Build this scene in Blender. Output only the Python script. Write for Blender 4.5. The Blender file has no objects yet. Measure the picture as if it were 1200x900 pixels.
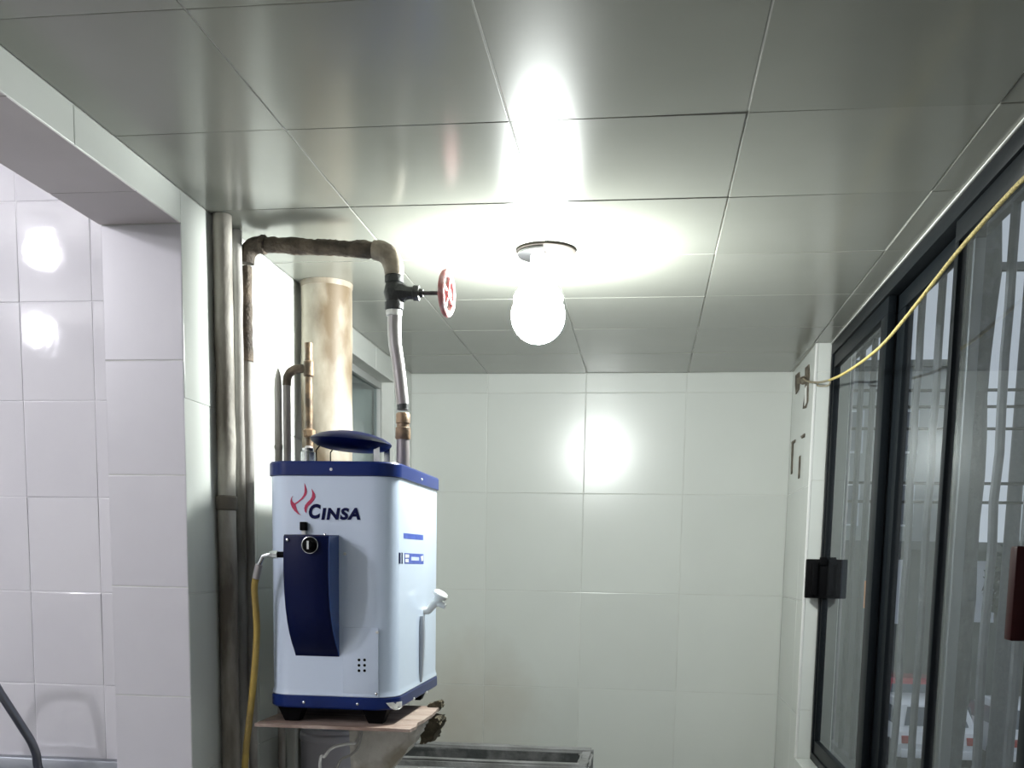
import bpy, bmesh, math, random
from mathutils import Vector, Matrix
random.seed(7)
scene = bpy.context.scene
COL = scene.collection

# ------------------------------------------------------------------ camera
CAM_Z = 1.51
F_PX, YAW, PITCH, ROLL, CY_PX = 1197.35, .126, .1208, -.0172, 800.0
def to_cam(v):
    x, y, z = v
    c, s = math.cos(YAW), math.sin(YAW); x, y = x*c + y*s, -x*s + y*c
    c, s = math.cos(PITCH), math.sin(PITCH); y, z = y*c - z*s, y*s + z*c
    c, s = math.cos(ROLL), math.sin(ROLL); x, z = x*c - z*s, x*s + z*c
    return x, y, z
_c = [to_cam(e) for e in ((1, 0, 0), (0, 1, 0), (0, 0, 1))]
RIGHT = Vector([_c[i][0] for i in range(3)])
FWD = Vector([_c[i][1] for i in range(3)])
UP = Vector([_c[i][2] for i in range(3)])
cam_data = bpy.data.cameras.new('camera')
cam = bpy.data.objects.new('camera', cam_data)
COL.objects.link(cam)
cam_data.sensor_fit = 'HORIZONTAL'
cam_data.sensor_width = 36
cam_data.lens = F_PX / 1200 * 36
cam_data.shift_y = (CY_PX - 450) / 1200          # the photo is the upper part of an upright frame
cam_data.clip_start = .02
M = Matrix.Identity(4)
for i in range(3):
    M[i][0], M[i][1], M[i][2] = RIGHT[i], UP[i], -FWD[i]
M[2][3] = CAM_Z
cam.matrix_world = M
scene.camera = cam

def at(px, py, X=None, Y=None, Z=None):
    """point of the place seen at a photo pixel, at a known X, Y or Z"""
    r = RIGHT*((px - 600)/F_PX) + UP*((CY_PX - py)/F_PX) + FWD
    t = X/r.x if X is not None else Y/r.y if Y is not None else (Z - CAM_Z)/r.z
    return Vector((r.x*t, r.y*t, r.z*t + CAM_Z))

# ------------------------------------------------------------------ light / exposure
SKY = 0.56
BULB = 330.0
KBULB = 300.0
KBULB2 = 560.0
w = bpy.data.worlds.new('overcast_sky'); scene.world = w
w.use_nodes = True
bg = w.node_tree.nodes['Background']
bg.inputs[0].default_value = (.80, .89, 1.0, 1)
bg.inputs[1].default_value = SKY
vs = scene.view_settings
vs.view_transform = 'Standard'; vs.look = 'None'; vs.gamma = 1; vs.exposure = 0.0
vs.use_curve_mapping = False

# ------------------------------------------------------------------ materials
MATS = {}
def mat(name, col, rough=.5, metal=0., noise=None, bump=0., bump_scale=60., vary=0., spec=.5, coat=0., emis=None, rnoise=0.):
    """noise=(colour2, scale, lo, hi, stretch) blends a second colour by a noise; vary = tone change from piece to piece"""
    if name in MATS: return MATS[name]
    m = bpy.data.materials.new(name); m.use_nodes = True
    nt = m.node_tree; N = nt.nodes; Lk = nt.links
    b = N['Principled BSDF']
    b.inputs['Roughness'].default_value = rough
    b.inputs['Metallic'].default_value = metal
    b.inputs['Specular IOR Level'].default_value = spec
    b.inputs['Coat Weight'].default_value = coat
    b.inputs['Coat Roughness'].default_value = .08
    b.inputs['Base Color'].default_value = (*col, 1)
    tc = N.new('ShaderNodeTexCoord')
    out = None
    if noise:
        c2, sc, lo, hi, st = noise
        mp = N.new('ShaderNodeMapping'); mp.inputs['Scale'].default_value = st
        oi = N.new('ShaderNodeObjectInfo')
        Lk.new(tc.outputs['Object'], mp.inputs['Vector'])
        n = N.new('ShaderNodeTexNoise'); n.noise_dimensions = '4D'
        n.inputs['Scale'].default_value = sc; n.inputs['Detail'].default_value = 6
        mu = N.new('ShaderNodeMath'); mu.operation = 'MULTIPLY'; mu.inputs[1].default_value = 40
        Lk.new(oi.outputs['Random'], mu.inputs[0]); Lk.new(mu.outputs[0], n.inputs['W'])
        Lk.new(mp.outputs[0], n.inputs['Vector'])
        mr = N.new('ShaderNodeMapRange'); mr.inputs['From Min'].default_value = lo; mr.inputs['From Max'].default_value = hi
        Lk.new(n.outputs['Fac'], mr.inputs['Value'])
        mx = N.new('ShaderNodeMix'); mx.data_type = 'RGBA'
        mx.inputs['A'].default_value = (*col, 1); mx.inputs['B'].default_value = (*c2, 1)
        Lk.new(mr.outputs[0], mx.inputs['Factor'])
        out = mx.outputs['Result']
        if rnoise:
            rr = N.new('ShaderNodeMapRange'); rr.inputs['To Min'].default_value = rough; rr.inputs['To Max'].default_value = rough + rnoise
            Lk.new(n.outputs['Fac'], rr.inputs['Value']); Lk.new(rr.outputs[0], b.inputs['Roughness'])
    if vary:
        oi = N.new('ShaderNodeObjectInfo')
        mr = N.new('ShaderNodeMapRange'); mr.inputs['To Min'].default_value = 1 - vary; mr.inputs['To Max'].default_value = 1 + vary
        Lk.new(oi.outputs['Random'], mr.inputs['Value'])
        hs = N.new('ShaderNodeHueSaturation'); hs.inputs['Color'].default_value = (*col, 1)
        if out: Lk.new(out, hs.inputs['Color'])
        Lk.new(mr.outputs[0], hs.inputs['Value']); out = hs.outputs[0]
    if out: Lk.new(out, b.inputs['Base Color'])
    if bump:
        n = N.new('ShaderNodeTexNoise'); n.inputs['Scale'].default_value = bump_scale; n.inputs['Detail'].default_value = 3
        Lk.new(tc.outputs['Object'], n.inputs['Vector'])
        bp = N.new('ShaderNodeBump'); bp.inputs['Strength'].default_value = bump; bp.inputs['Distance'].default_value = .01
        Lk.new(n.outputs['Fac'], bp.inputs['Height']); Lk.new(bp.outputs[0], b.inputs['Normal'])
    if emis:
        b.inputs['Emission Color'].default_value = (*emis[0], 1)
        b.inputs['Emission Strength'].default_value = emis[1]
    MATS[name] = m
    return m

ONE = (1, 1, 1)
M_TILE = mat('glazed_cream_tile', (.62, .64, .61), .24, vary=.02, noise=((.59, .61, .58), 2.2, .35, .7, ONE), bump=.02, bump_scale=7)
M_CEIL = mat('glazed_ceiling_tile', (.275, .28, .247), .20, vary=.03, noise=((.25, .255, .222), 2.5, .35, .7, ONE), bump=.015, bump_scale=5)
M_KTILE = mat('glossy_kitchen_tile', (.66, .65, .68), .045, vary=.02, noise=((.62, .61, .645), 4, .35, .7, ONE), bump=.045, bump_scale=11)
M_JTILE = mat('satin_kitchen_tile', (.62, .61, .64), .30, vary=.02, noise=((.56, .55, .585), 3, .35, .7, ONE), bump=.02, bump_scale=9)
M_GROUT = mat('pale_grout', (.60, .61, .58), .8, noise=((.46, .46, .43), 6, .45, .75, ONE))
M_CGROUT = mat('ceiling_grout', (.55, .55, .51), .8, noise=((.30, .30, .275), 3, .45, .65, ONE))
M_PLASTER = mat('painted_plaster', (.62, .62, .59), .8, noise=((.52, .52, .49), 5, .4, .8, ONE), bump=.1, bump_scale=30)
M_SOFFIT = mat('taupe_soffit_tile', (.56, .52, .52), .45, noise=((.50, .465, .465), 4, .4, .7, ONE), vary=.03)
M_FLOOR = mat('floor_tile', (.26, .24, .21), .35, vary=.06, noise=((.20, .185, .165), 5, .3, .7, ONE))
M_FRAME = mat('dark_aluminium', (.006, .008, .010), .45, metal=.0, spec=.10, bump=.02)
M_FRAME2 = mat('grey_sash_edge', (.13, .14, .15), .4, metal=.2)
M_BLACK = mat('black_plastic', (.003, .003, .0035), .6, spec=.06)
M_ENAMEL = mat('white_enamel', (.61, .70, .84), .22, coat=.35, noise=((.58, .67, .81), 3, .4, .7, ONE))
M_NAVY = mat('navy_plastic', (.006, .020, .125), .28, noise=((.005, .016, .10), 6, .4, .7, ONE), spec=.22)
M_NAVYD = mat('deep_navy_plastic', (.0016, .005, .042), .38, noise=((.0013, .004, .034), 6, .4, .7, ONE), spec=.14)
M_NAVYPRINT = mat('navy_print', (.004, .006, .05), .6, spec=.1)
M_BLUEPRINT = mat('blue_label_print', (.05, .09, .38), .5, noise=((.09, .14, .48), 40, .45, .7, ONE))
M_PALEPRINT = mat('pale_label_print', (.55, .62, .85), .5)
M_REDPRINT = mat('crimson_print', (.47, .02, .085), .45)
M_CHROME = mat('dull_chrome', (.62, .64, .66), .22, metal=1., noise=((.35, .36, .38), 30, .45, .75, ONE))
M_STEEL = mat('brushed_steel', (.40, .42, .46), .38, metal=1., noise=((.30, .32, .36), 8, .3, .7, (1, 30, 1)))
M_DARKSTEEL = mat('dark_chrome_tube', (.20, .205, .23), .28, metal=1.)
M_RUST = mat('rusty_pipe', (.055, .042, .032), .75, noise=((.17, .13, .095), 16, .42, .66, ONE), bump=.5, bump_scale=120)
M_OLDPIPE = mat('worn_painted_pipe', (.46, .43, .38), .6, noise=((.12, .10, .08), 9, .41, .58, (1, 1, .25)), bump=.25, bump_scale=60)
M_GREYPIPE = mat('grey_painted_pipe', (.42, .40, .38), .6, noise=((.14, .12, .10), 9, .41, .60, (1, 1, .25)), bump=.2, bump_scale=60)
M_FLUE = mat('stained_flue_paint', (.46, .42, .35), .55, noise=((.12, .085, .05), 6.5, .42, .66, (1, 1, .5)), bump=.15, bump_scale=25)
M_COPPER = mat('aged_copper', (.30, .20, .12), .5, metal=.3, noise=((.11, .08, .055), 22, .45, .62, ONE), bump=.2, bump_scale=90)
M_GALV = mat('galvanised_pipe', (.36, .34, .34), .42, metal=.4, noise=((.17, .14, .14), 14, .45, .7, (1, 1, .3)))
M_VALVE = mat('dark_cast_valve', (.030, .032, .033), .55, bump=.3, bump_scale=90)
M_REDWHEEL = mat('faded_red_paint', (.40, .13, .13), .55, noise=((.56, .42, .42), 40, .45, .7, ONE), bump=.2, bump_scale=80)
M_WHITEPL = mat('white_plastic', (.72, .72, .70), .4)
M_TAPE = mat('white_thread_tape', (.75, .75, .72), .7)
M_WOOD = mat('worn_shelf_board', (.42, .33, .28), .7, noise=((.20, .12, .09), 5, .42, .7, (1, 8, 1)), bump=.3, bump_scale=40)
M_CONC = mat('grey_concrete', (.24, .24, .24), .85, noise=((.12, .12, .115), 7, .4, .65, ONE), bump=.5, bump_scale=50)
M_CONCL = mat('crumbling_pale_concrete', (.62, .60, .55), .9, noise=((.36, .32, .25), 9, .50, .68, ONE), bump=.8, bump_scale=45)
M_WET = mat('wet_concrete', (.055, .058, .058), .25, noise=((.12, .12, .12), 14, .45, .6, ONE), bump=.3, bump_scale=40)
M_HOSE = mat('yellow_gas_hose', (.40, .28, .06), .5, noise=((.20, .14, .05), 12, .45, .7, ONE))
M_ROPE = mat('yellow_rope', (.62, .50, .17), .7, noise=((.40, .31, .10), 180, .45, .6, ONE), bump=.6, bump_scale=250)
M_ROPE2 = mat('dirty_rope_end', (.30, .26, .18), .8, bump=.5, bump_scale=250)
M_RED = mat('dark_red_lacquer', (.022, .004, .004), .45, spec=.12)
M_LAV = mat('lavender_grey_plastic', (.50, .49, .55), .5)
M_PLATE = mat('lamp_plate_taupe', (.028, .024, .021), .8, spec=.1)
M_BULB = mat('lit_bulb', (.9, .9, .9), .4, emis=((.95, 1.0, .97), BULB))
M_KBULB = mat('lit_kitchen_bulb', (.9, .9, .9), .4, emis=((.94, .92, 1.0), KBULB))
M_KBULB2 = mat('lit_far_kitchen_bulb', (.9, .9, .9), .4, emis=((.94, .93, 1.0), KBULB2))
M_DIRT = mat('rusted_iron', (.075, .06, .045), .85, noise=((.19, .16, .12), 30, .4, .65, ONE), bump=.5, bump_scale=90)
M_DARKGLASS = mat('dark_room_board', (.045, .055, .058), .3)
M_ASPHALT = mat('asphalt', (.075, .08, .078), .9, noise=((.11, .115, .11), 1.5, .4, .7, ONE))
M_HOUSE = mat('grey_render_wall', (.13, .145, .14), .9, noise=((.09, .10, .10), .6, .35, .7, ONE))
M_PALE = mat('pale_painted_door', (.62, .65, .70), .6)
M_HOUSE2 = mat('pale_render_wall', (.52, .54, .56), .9, noise=((.42, .44, .45), .7, .35, .7, ONE))
M_HOUSE3 = mat('mid_grey_render', (.30, .325, .33), .9, noise=((.24, .26, .265), .5, .35, .7, ONE))
M_BARS = mat('grey_painted_bars', (.04, .046, .055), .6, noise=((.075, .08, .09), 25, .45, .7, ONE), bump=.2, bump_scale=80)
M_POST = mat('mossy_dark_post', (.03, .036, .04), .9, noise=((.085, .092, .10), 16, .5, .7, ONE), bump=.9, bump_scale=30)
M_CARW = mat('white_car_paint', (.75, .77, .80), .25, coat=.5)
M_CARR = mat('red_car_paint', (.42, .05, .07), .25, coat=.5)
M_CARGL = mat('car_glass', (.10, .12, .15), .08)
M_TYRE = mat('tyre_rubber', (.02, .02, .02), .8)
M_TAIL = mat('lamp_lens_red', (.4, .02, .02), .2)
M_ORANGE = mat('orange_plastic', (.75, .26, .04), .5)
M_LEAF = mat('dark_foliage', (.03, .045, .035), .8, noise=((.07, .09, .06), 6, .4, .7, ONE))
M_BARK = mat('bark', (.06, .05, .045), .9)

def glass_mat(name, tint, dirt):
    """clear pane: see-through with a real Fresnel reflection from both faces, and streaks of dried rain"""
    m = bpy.data.materials.new(name); m.use_nodes = True
    nt = m.node_tree; N = nt.nodes; Lk = nt.links
    for n in list(N): N.remove(n)
    out = N.new('ShaderNodeOutputMaterial')
    tr = N.new('ShaderNodeBsdfTransparent'); tr.inputs[0].default_value = (*tint, 1)
    gl = N.new('ShaderNodeBsdfGlossy'); gl.inputs['Roughness'].default_value = .015
    gl.inputs['Color'].default_value = (.92, .96, .97, 1)
    fr = N.new('ShaderNodeFresnel'); fr.inputs['IOR'].default_value = 1.45
    mu = N.new('ShaderNodeMath'); mu.operation = 'MULTIPLY'; mu.inputs[1].default_value = .85; mu.use_clamp = True
    ge = N.new('ShaderNodeNewGeometry'); fb = N.new('ShaderNodeMath'); fb.operation = 'SUBTRACT'; fb.inputs[0].default_value = 1
    Lk.new(ge.outputs['Backfacing'], fb.inputs[1])          # the pane reflects where light enters it, once
    fm = N.new('ShaderNodeMath'); fm.operation = 'MULTIPLY'
    Lk.new(fr.outputs[0], fm.inputs[0]); Lk.new(fb.outputs[0], fm.inputs[1]); Lk.new(fm.outputs[0], mu.inputs[0])
    df = N.new('ShaderNodeBsdfDiffuse'); df.inputs[0].default_value = (.55, .57, .58, 1)
    tl = N.new('ShaderNodeBsdfTranslucent'); tl.inputs[0].default_value = (.6, .62, .64, 1)
    ds = N.new('ShaderNodeMixShader'); ds.inputs[0].default_value = .5
    Lk.new(df.outputs[0], ds.inputs[1]); Lk.new(tl.outputs[0], ds.inputs[2])
    tc = N.new('ShaderNodeTexCoord'); mp = N.new('ShaderNodeMapping'); mp.inputs['Scale'].default_value = (1, 26, 1.2)
    no = N.new('ShaderNodeTexNoise'); no.inputs['Scale'].default_value = 3; no.inputs['Detail'].default_value = 5
    Lk.new(tc.outputs['Object'], mp.inputs[0]); Lk.new(mp.outputs[0], no.inputs['Vector'])
    mr = N.new('ShaderNodeMapRange'); mr.inputs['From Min'].default_value = .35; mr.inputs['From Max'].default_value = .75
    mr.inputs['To Min'].default_value = dirt*.35; mr.inputs['To Max'].default_value = dirt
    Lk.new(no.outputs['Fac'], mr.inputs['Value'])
    m1 = N.new('ShaderNodeMixShader'); m2 = N.new('ShaderNodeMixShader')
    Lk.new(mr.outputs[0], m1.inputs[0]); Lk.new(tr.outputs[0], m1.inputs[1]); Lk.new(ds.outputs[0], m1.inputs[2])
    Lk.new(mu.outputs[0], m2.inputs[0]); Lk.new(m1.outputs[0], m2.inputs[1]); Lk.new(gl.outputs[0], m2.inputs[2])
    Lk.new(m2.outputs[0], out.inputs[0])
    return m
M_GLASS = glass_mat('rain_streaked_glass', (.95, .965, .98), .045)
M_GLASS2 = glass_mat('plain_window_glass', (.75, .8, .8), .06)

# ------------------------------------------------------------------ mesh helpers
ORIGIN = {}
def tag(o, label=None, cat=None, group=None, kind=None):
    if label: o['label'] = label
    if cat: o['category'] = cat
    if group: o['group'] = group
    if kind: o['kind'] = kind
    return o
def thing(name, loc, label, cat, group=None, kind=None):
    o = bpy.data.objects.new(name, None); o.empty_display_size = .05
    COL.objects.link(o); o.location = loc; ORIGIN[o.name] = Vector(loc)
    return tag(o, label, cat, group, kind)

class MB:
    def __init__(s): s.v, s.f = [], []
    def add(s, vs, fs):
        n = len(s.v); s.v += [Vector(v) for v in vs]; s.f += [tuple(i + n for i in f) for f in fs]; return s
    def box(s, x0, x1, y0, y1, z0, z1, b=0.):
        if b <= 0:
            vs = [(x, y, z) for z in (z0, z1) for y in (y0, y1) for x in (x0, x1)]
            return s.add(vs, [(0, 2, 3, 1), (4, 5, 7, 6), (0, 1, 5, 4), (2, 6, 7, 3), (0, 4, 6, 2), (1, 3, 7, 5)])
        bm = bmesh.new(); bmesh.ops.create_cube(bm, size=1)
        for v in bm.verts: v.co = Vector((x0 + (v.co.x + .5)*(x1 - x0), y0 + (v.co.y + .5)*(y1 - y0), z0 + (v.co.z + .5)*(z1 - z0)))
        bmesh.ops.bevel(bm, geom=bm.edges[:], offset=b, segments=2, profile=.5, affect='EDGES')
        bm.verts.index_update()
        s.add([v.co.copy() for v in bm.verts], [[v.index for v in f.verts] for f in bm.faces]); bm.free(); return s
    def tube(s, pts, r, seg=14, caps=True, jit=0.):
        pts = [Vector(p) for p in pts]; n = len(pts)
        rs = list(r) if isinstance(r, (list, tuple)) else [r]*n
        t0 = (pts[1] - pts[0]).normalized()
        u = t0.orthogonal().normalized(); rings = []
        for i, p in enumerate(pts):
            if i == 0: t = pts[1] - p
            elif i == n - 1: t = p - pts[i - 1]
            else: t = (p - pts[i - 1]).normalized() + (pts[i + 1] - p).normalized()
            t.normalize(); u = (u - t*u.dot(t)).normalized(); v = t.cross(u)
            rings.append([p + (u*math.cos(a) + v*math.sin(a))*rs[i]*(1 + random.uniform(-jit, jit)) for a in [2*math.pi*k/seg for k in range(seg)]])
        vs = [q for R in rings for q in R]; fs = []
        for i in range(n - 1):
            for k in range(seg):
                a, b = i*seg + k, i*seg + (k + 1) % seg
                fs.append((a, b, b + seg, a + seg))
        if caps: fs += [tuple(reversed(range(seg))), tuple((n - 1)*seg + k for k in range(seg))]
        return s.add(vs, fs)
    def lathe(s, c, axis, prof, seg=28):
        """prof = [(distance along axis, radius)]"""
        a = Vector(axis).normalized(); u = a.orthogonal().normalized(); v = a.cross(u); c = Vector(c)
        vs, fs = [], []
        for h, r in prof:
            vs += [c + a*h + (u*math.cos(t) + v*math.sin(t))*r for t in [2*math.pi*k/seg for k in range(seg)]]
        for i in range(len(prof) - 1):
            for k in range(seg):
                p, q = i*seg + k, i*seg + (k + 1) % seg
                fs.append((p, q, q + seg, p + seg))
        fs += [tuple(reversed(range(seg))), tuple((len(prof) - 1)*seg + k for k in range(seg))]
        return s.add(vs, fs)
    def prism(s, poly, d):
        """closed outline of 3-D points pushed along d"""
        n = len(poly); poly = [Vector(p) for p in poly]; d = Vector(d)
        fs = [tuple(reversed(range(n))), tuple(range(n, 2*n))] + [(i, (i + 1) % n, n + (i + 1) % n, n + i) for i in range(n)]
        return s.add(poly + [p + d for p in poly], fs)
    def torus(s, c, axis, R, r, seg=28, ts=10, a0=0., a1=2*math.pi):
        a = Vector(axis).normalized(); u = a.orthogonal().normalized(); v = a.cross(u); c = Vector(c)
        vs, fs = [], []
        for k in range(seg):
            t = 2*math.pi*k/seg; d = u*math.cos(t) + v*math.sin(t)
            vs += [c + d*(R + r*math.cos(q)) + a*r*math.sin(q) for q in [2*math.pi*j/ts for j in range(ts)]]
        for k in range(seg):
            for j in range(ts):
                fs.append((k*ts + j, ((k + 1) % seg)*ts + j, ((k + 1) % seg)*ts + (j + 1) % ts, k*ts + (j + 1) % ts))
        return s.add(vs, fs)
    def build(s, name, m, parent=None, smooth=35):
        me = bpy.data.meshes.new(name)
        if parent is not None: off = ORIGIN[parent.name]
        else:
            lo = [min(v[i] for v in s.v) for i in range(3)]; hi = [max(v[i] for v in s.v) for i in range(3)]
            off = Vector(((lo[0] + hi[0])/2, (lo[1] + hi[1])/2, lo[2]))
        me.from_pydata([tuple(v - off) for v in s.v], [], s.f); 
        bm = bmesh.new(); bm.from_mesh(me); bmesh.ops.recalc_face_normals(bm, faces=bm.faces[:]); bm.to_mesh(me); bm.free()
        me.materials.append(m)
        if smooth:
            for p in me.polygons: p.use_smooth = True
            me.set_sharp_from_angle(angle=math.radians(smooth))
        o = bpy.data.objects.new(name, me); COL.objects.link(o)
        if parent is not None: o.parent = parent; ORIGIN[o.name] = off
        else: o.location = off; ORIGIN[o.name] = off
        return o

TILE_CACHE = {}
def tile(name, parent, origin, ea, eb, en, a0, a1, b0, b1, m, t=.0056, gap=.0013, cham=.0011, tilt=0., rise=-.004):
    """one tile in the plane origin + a*ea + b*eb, proud along en; alike tiles share their mesh"""
    w_, h_ = a1 - a0 - 2*gap, b1 - b0 - 2*gap
    if w_ < .006 or h_ < .006: return None
    key = (name, round(w_, 4), round(h_, 4), m.name, t, cham)
    if key not in TILE_CACHE:
        x, y, c = w_/2, h_/2, min(cham, w_/4, h_/4)
        vs = []
        for z, i in ((0, 0), (t - c, 0), (t - c*.3, c*.35), (t, c*1.5)):
            vs += [(-x + i, -y + i, z), (x - i, -y + i, z), (x - i, y - i, z), (-x + i, y - i, z)]
        fs = [(3, 2, 1, 0), (12, 13, 14, 15)]
        for r in range(3):
            for k in range(4):
                a, b = r*4 + k, r*4 + (k + 1) % 4
                fs.append((a, b, b + 4, a + 4))
        me = bpy.data.meshes.new(name); me.from_pydata(vs, [], fs); me.materials.append(m)
        for p in me.polygons[2:]: p.use_smooth = False
        TILE_CACHE[key] = me
    o = bpy.data.objects.new(name, TILE_CACHE[key]); COL.objects.link(o)
    ea, eb, en = Vector(ea), Vector(eb), Vector(en)
    if ea.cross(eb).dot(en) < 0: raise ValueError('left-handed tile frame')
    R = Matrix((ea, eb, en)).transposed()
    R = R @ Matrix.Rotation(random.gauss(0, tilt), 3, 'X') @ Matrix.Rotation(random.gauss(0, tilt), 3, 'Y')
    p = Vector(origin) + ea*(a0 + a1)/2 + eb*(b0 + b1)/2 + en*(rise + random.uniform(0, tilt*.06))
    o.matrix_local = Matrix.Translation(p - ORIGIN[parent.name]) @ R.to_4x4()
    o.parent = parent
    return o
def grid(name, parent, origin, ea, eb, en, acuts, bcuts, m, skip=None, **k):
    for a0, a1 in zip(acuts, acuts[1:]):
        for b0, b1 in zip(bcuts, bcuts[1:]):
            if skip and skip((a0 + a1)/2, (b0 + b1)/2): continue
            tile(name, parent, origin, ea, eb, en, a0, a1, b0, b1, m, **k)
def cuts(lo, hi, ref, step):
    k = math.ceil((lo - ref)/step - 1e-6); c = [lo]
    while ref + k*step < hi - 1e-6:
        if ref + k*step > lo + .004: c.append(ref + k*step)
        k += 1
    if hi - c[-1] < .02 and len(c) > 1: c[-1] = hi
    else: c.append(hi)
    return c
def struct(name, mb, m, label, cat):
    return tag(mb.build(name, m, smooth=0), label, cat, kind='structure')

# ------------------------------------------------------------------ the setting
XL, XR, D, ZC = -1.0956, .6251, 4.757, 2.3478       # room sides, far wall, ceiling
YB = -1.55                                          # wall behind the camera
YJ = 2.37                                           # end of the kitchen opening in the left wall
XK = -1.295                                         # kitchen side of the left wall
YK = 2.42                                           # tiled kitchen wall
ZS = 2.272                                          # underside of the beam
TS = .45
T = .0016
XO = .76                                            # outside of the window wall
SILL = .735
YW0, YW1 = .55, 4.144                               # window opening along the right wall

floor = struct('floor', MB().box(-4.2, XO, YB - .1, D + .15, -.12, 0), M_GROUT, 'floor of the laundry passage and kitchen', 'floor')
grid('floor_tile', floor, (0, 0, 0), (1, 0, 0), (0, 1, 0), (0, 0, 1), cuts(XL, XR, -.2854, TS), cuts(YB, D, 1.6197, TS), M_FLOOR)

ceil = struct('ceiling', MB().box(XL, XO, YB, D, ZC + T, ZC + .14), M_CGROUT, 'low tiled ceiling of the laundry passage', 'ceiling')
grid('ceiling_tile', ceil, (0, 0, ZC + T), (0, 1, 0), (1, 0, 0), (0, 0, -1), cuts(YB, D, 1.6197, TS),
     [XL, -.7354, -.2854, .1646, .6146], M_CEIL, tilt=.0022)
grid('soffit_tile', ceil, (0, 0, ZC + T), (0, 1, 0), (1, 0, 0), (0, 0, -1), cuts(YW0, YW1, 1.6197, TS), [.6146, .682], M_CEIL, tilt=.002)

M_TILEB = M_TILE.copy(); M_TILEB.name = 'glazed_cream_tile_soiled'
_nt = M_TILEB.node_tree; _b = _nt.nodes['Principled BSDF']; _src = _b.inputs['Base Color'].links[0].from_socket
_ge = _nt.nodes.new('ShaderNodeNewGeometry'); _vd = _nt.nodes.new('ShaderNodeVectorMath'); _vd.operation = 'DISTANCE'
_vd.inputs[1].default_value = (-.86, D, .76)
_nn = _nt.nodes.new('ShaderNodeTexNoise'); _nn.inputs['Scale'].default_value = 6; _nn.inputs['Detail'].default_value = 5
_ad = _nt.nodes.new('ShaderNodeMath'); _ad.operation = 'MULTIPLY_ADD'; _ad.inputs[1].default_value = .35
_mr = _nt.nodes.new('ShaderNodeMapRange'); _mr.inputs['From Min'].default_value = .62; _mr.inputs['From Max'].default_value = .15; _mr.inputs['To Max'].default_value = .55
_mx = _nt.nodes.new('ShaderNodeMix'); _mx.data_type = 'RGBA'; _mx.inputs['B'].default_value = (.40, .33, .25, 1)
_nt.links.new(_ge.outputs['Position'], _vd.inputs[0]); _nt.links.new(_ge.outputs['Position'], _nn.inputs['Vector'])
_nt.links.new(_nn.outputs['Fac'], _ad.inputs[0]); _nt.links.new(_vd.outputs['Value'], _ad.inputs[2])
_nt.links.new(_ad.outputs[0], _mr.inputs['Value']); _nt.links.new(_mr.outputs[0], _mx.inputs['Factor'])
_nt.links.new(_src, _mx.inputs['A']); _nt.links.new(_mx.outputs['Result'], _b.inputs['Base Color'])
wb = struct('wall_back', MB().box(XK, XO, D + T, D + .15, 0, ZC + .14), M_GROUT, 'cream tiled far wall of the passage', 'wall')
grid('wall_tile', wb, (0, D + T, 0), (1, 0, 0), (0, 0, 1), (0, -1, 0), cuts(XL, XR, -.2875, TS), cuts(0, ZC, 2.261, TS), M_TILEB, tilt=.002)
wf = struct('wall_front', MB().box(-4.2, XO, YB - .1, YB - T, 0, 2.85), M_PLASTER, 'plain wall behind the camera', 'wall')

# left wall: beam over the kitchen opening, pier, stretch behind the heater, window, far pier
W2A, W2B, W2T, W2S = 3.23, 4.43, 2.255, 1.15
lw = MB()
X0, X1 = XK + T, XL - T
lw.box(X0, X1, YB, YJ + T, ZS + T, 2.85)
lw.box(X0, X1, YJ + T, W2A, 0, 2.85)
lw.box(X0, X1, W2A, W2B, W2T, 2.85)
lw.box(X0, X1, W2A, W2B, 0, W2S)
lw.box(X0, X1, W2B, D + .05, 0, 2.85)
wl = struct('wall_left', lw, M_GROUT, 'left wall with a beam over the kitchen opening', 'wall')
Lo = ((XL - T, 0, 0), (0, 1, 0), (0, 0, 1), (1, 0, 0))
zc = cuts(0, ZC, 2.261, TS)
grid('beam_tile', wl, *Lo, cuts(YB, YJ, 1.92, TS), [ZS, ZC], M_TILE, tilt=.002)
zr = [0, .095, .53, .965, 1.40, 1.865, 2.31 - .0, ZC]
grid('wall_tile', wl, *Lo, [YJ, 2.82, W2A], [0, .512, .962, 1.412, 1.875, ZC], M_TILE, tilt=.002)
grid('wall_tile', wl, *Lo, [W2A, 3.68, 4.13, W2B], [W2T, ZC], M_TILE, tilt=.002)
grid('wall_tile', wl, *Lo, [W2A, 3.68, 4.13, W2B], [0, .45, .90, W2S], M_TILE, tilt=.002)
grid('wall_tile', wl, *Lo, [W2B, D], zc, M_TILE, tilt=.002)
grid('jamb_tile', wl, (0, YJ + T, 0), (1, 0, 0), (0, 0, 1), (0, -1, 0), [XK, XL], [0, .086, .354, .622, .890, 1.158, 1.427, 1.695, 1.963, ZS], M_JTILE, tilt=.0025)
grid('soffit_tile', wl, (0, 0, ZS + T), (0, 1, 0), (1, 0, 0), (0, 0, -1), cuts(YB, YJ, 2.16, .45), [XK - .002, XL], M_SOFFIT, tilt=.0025)

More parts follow.
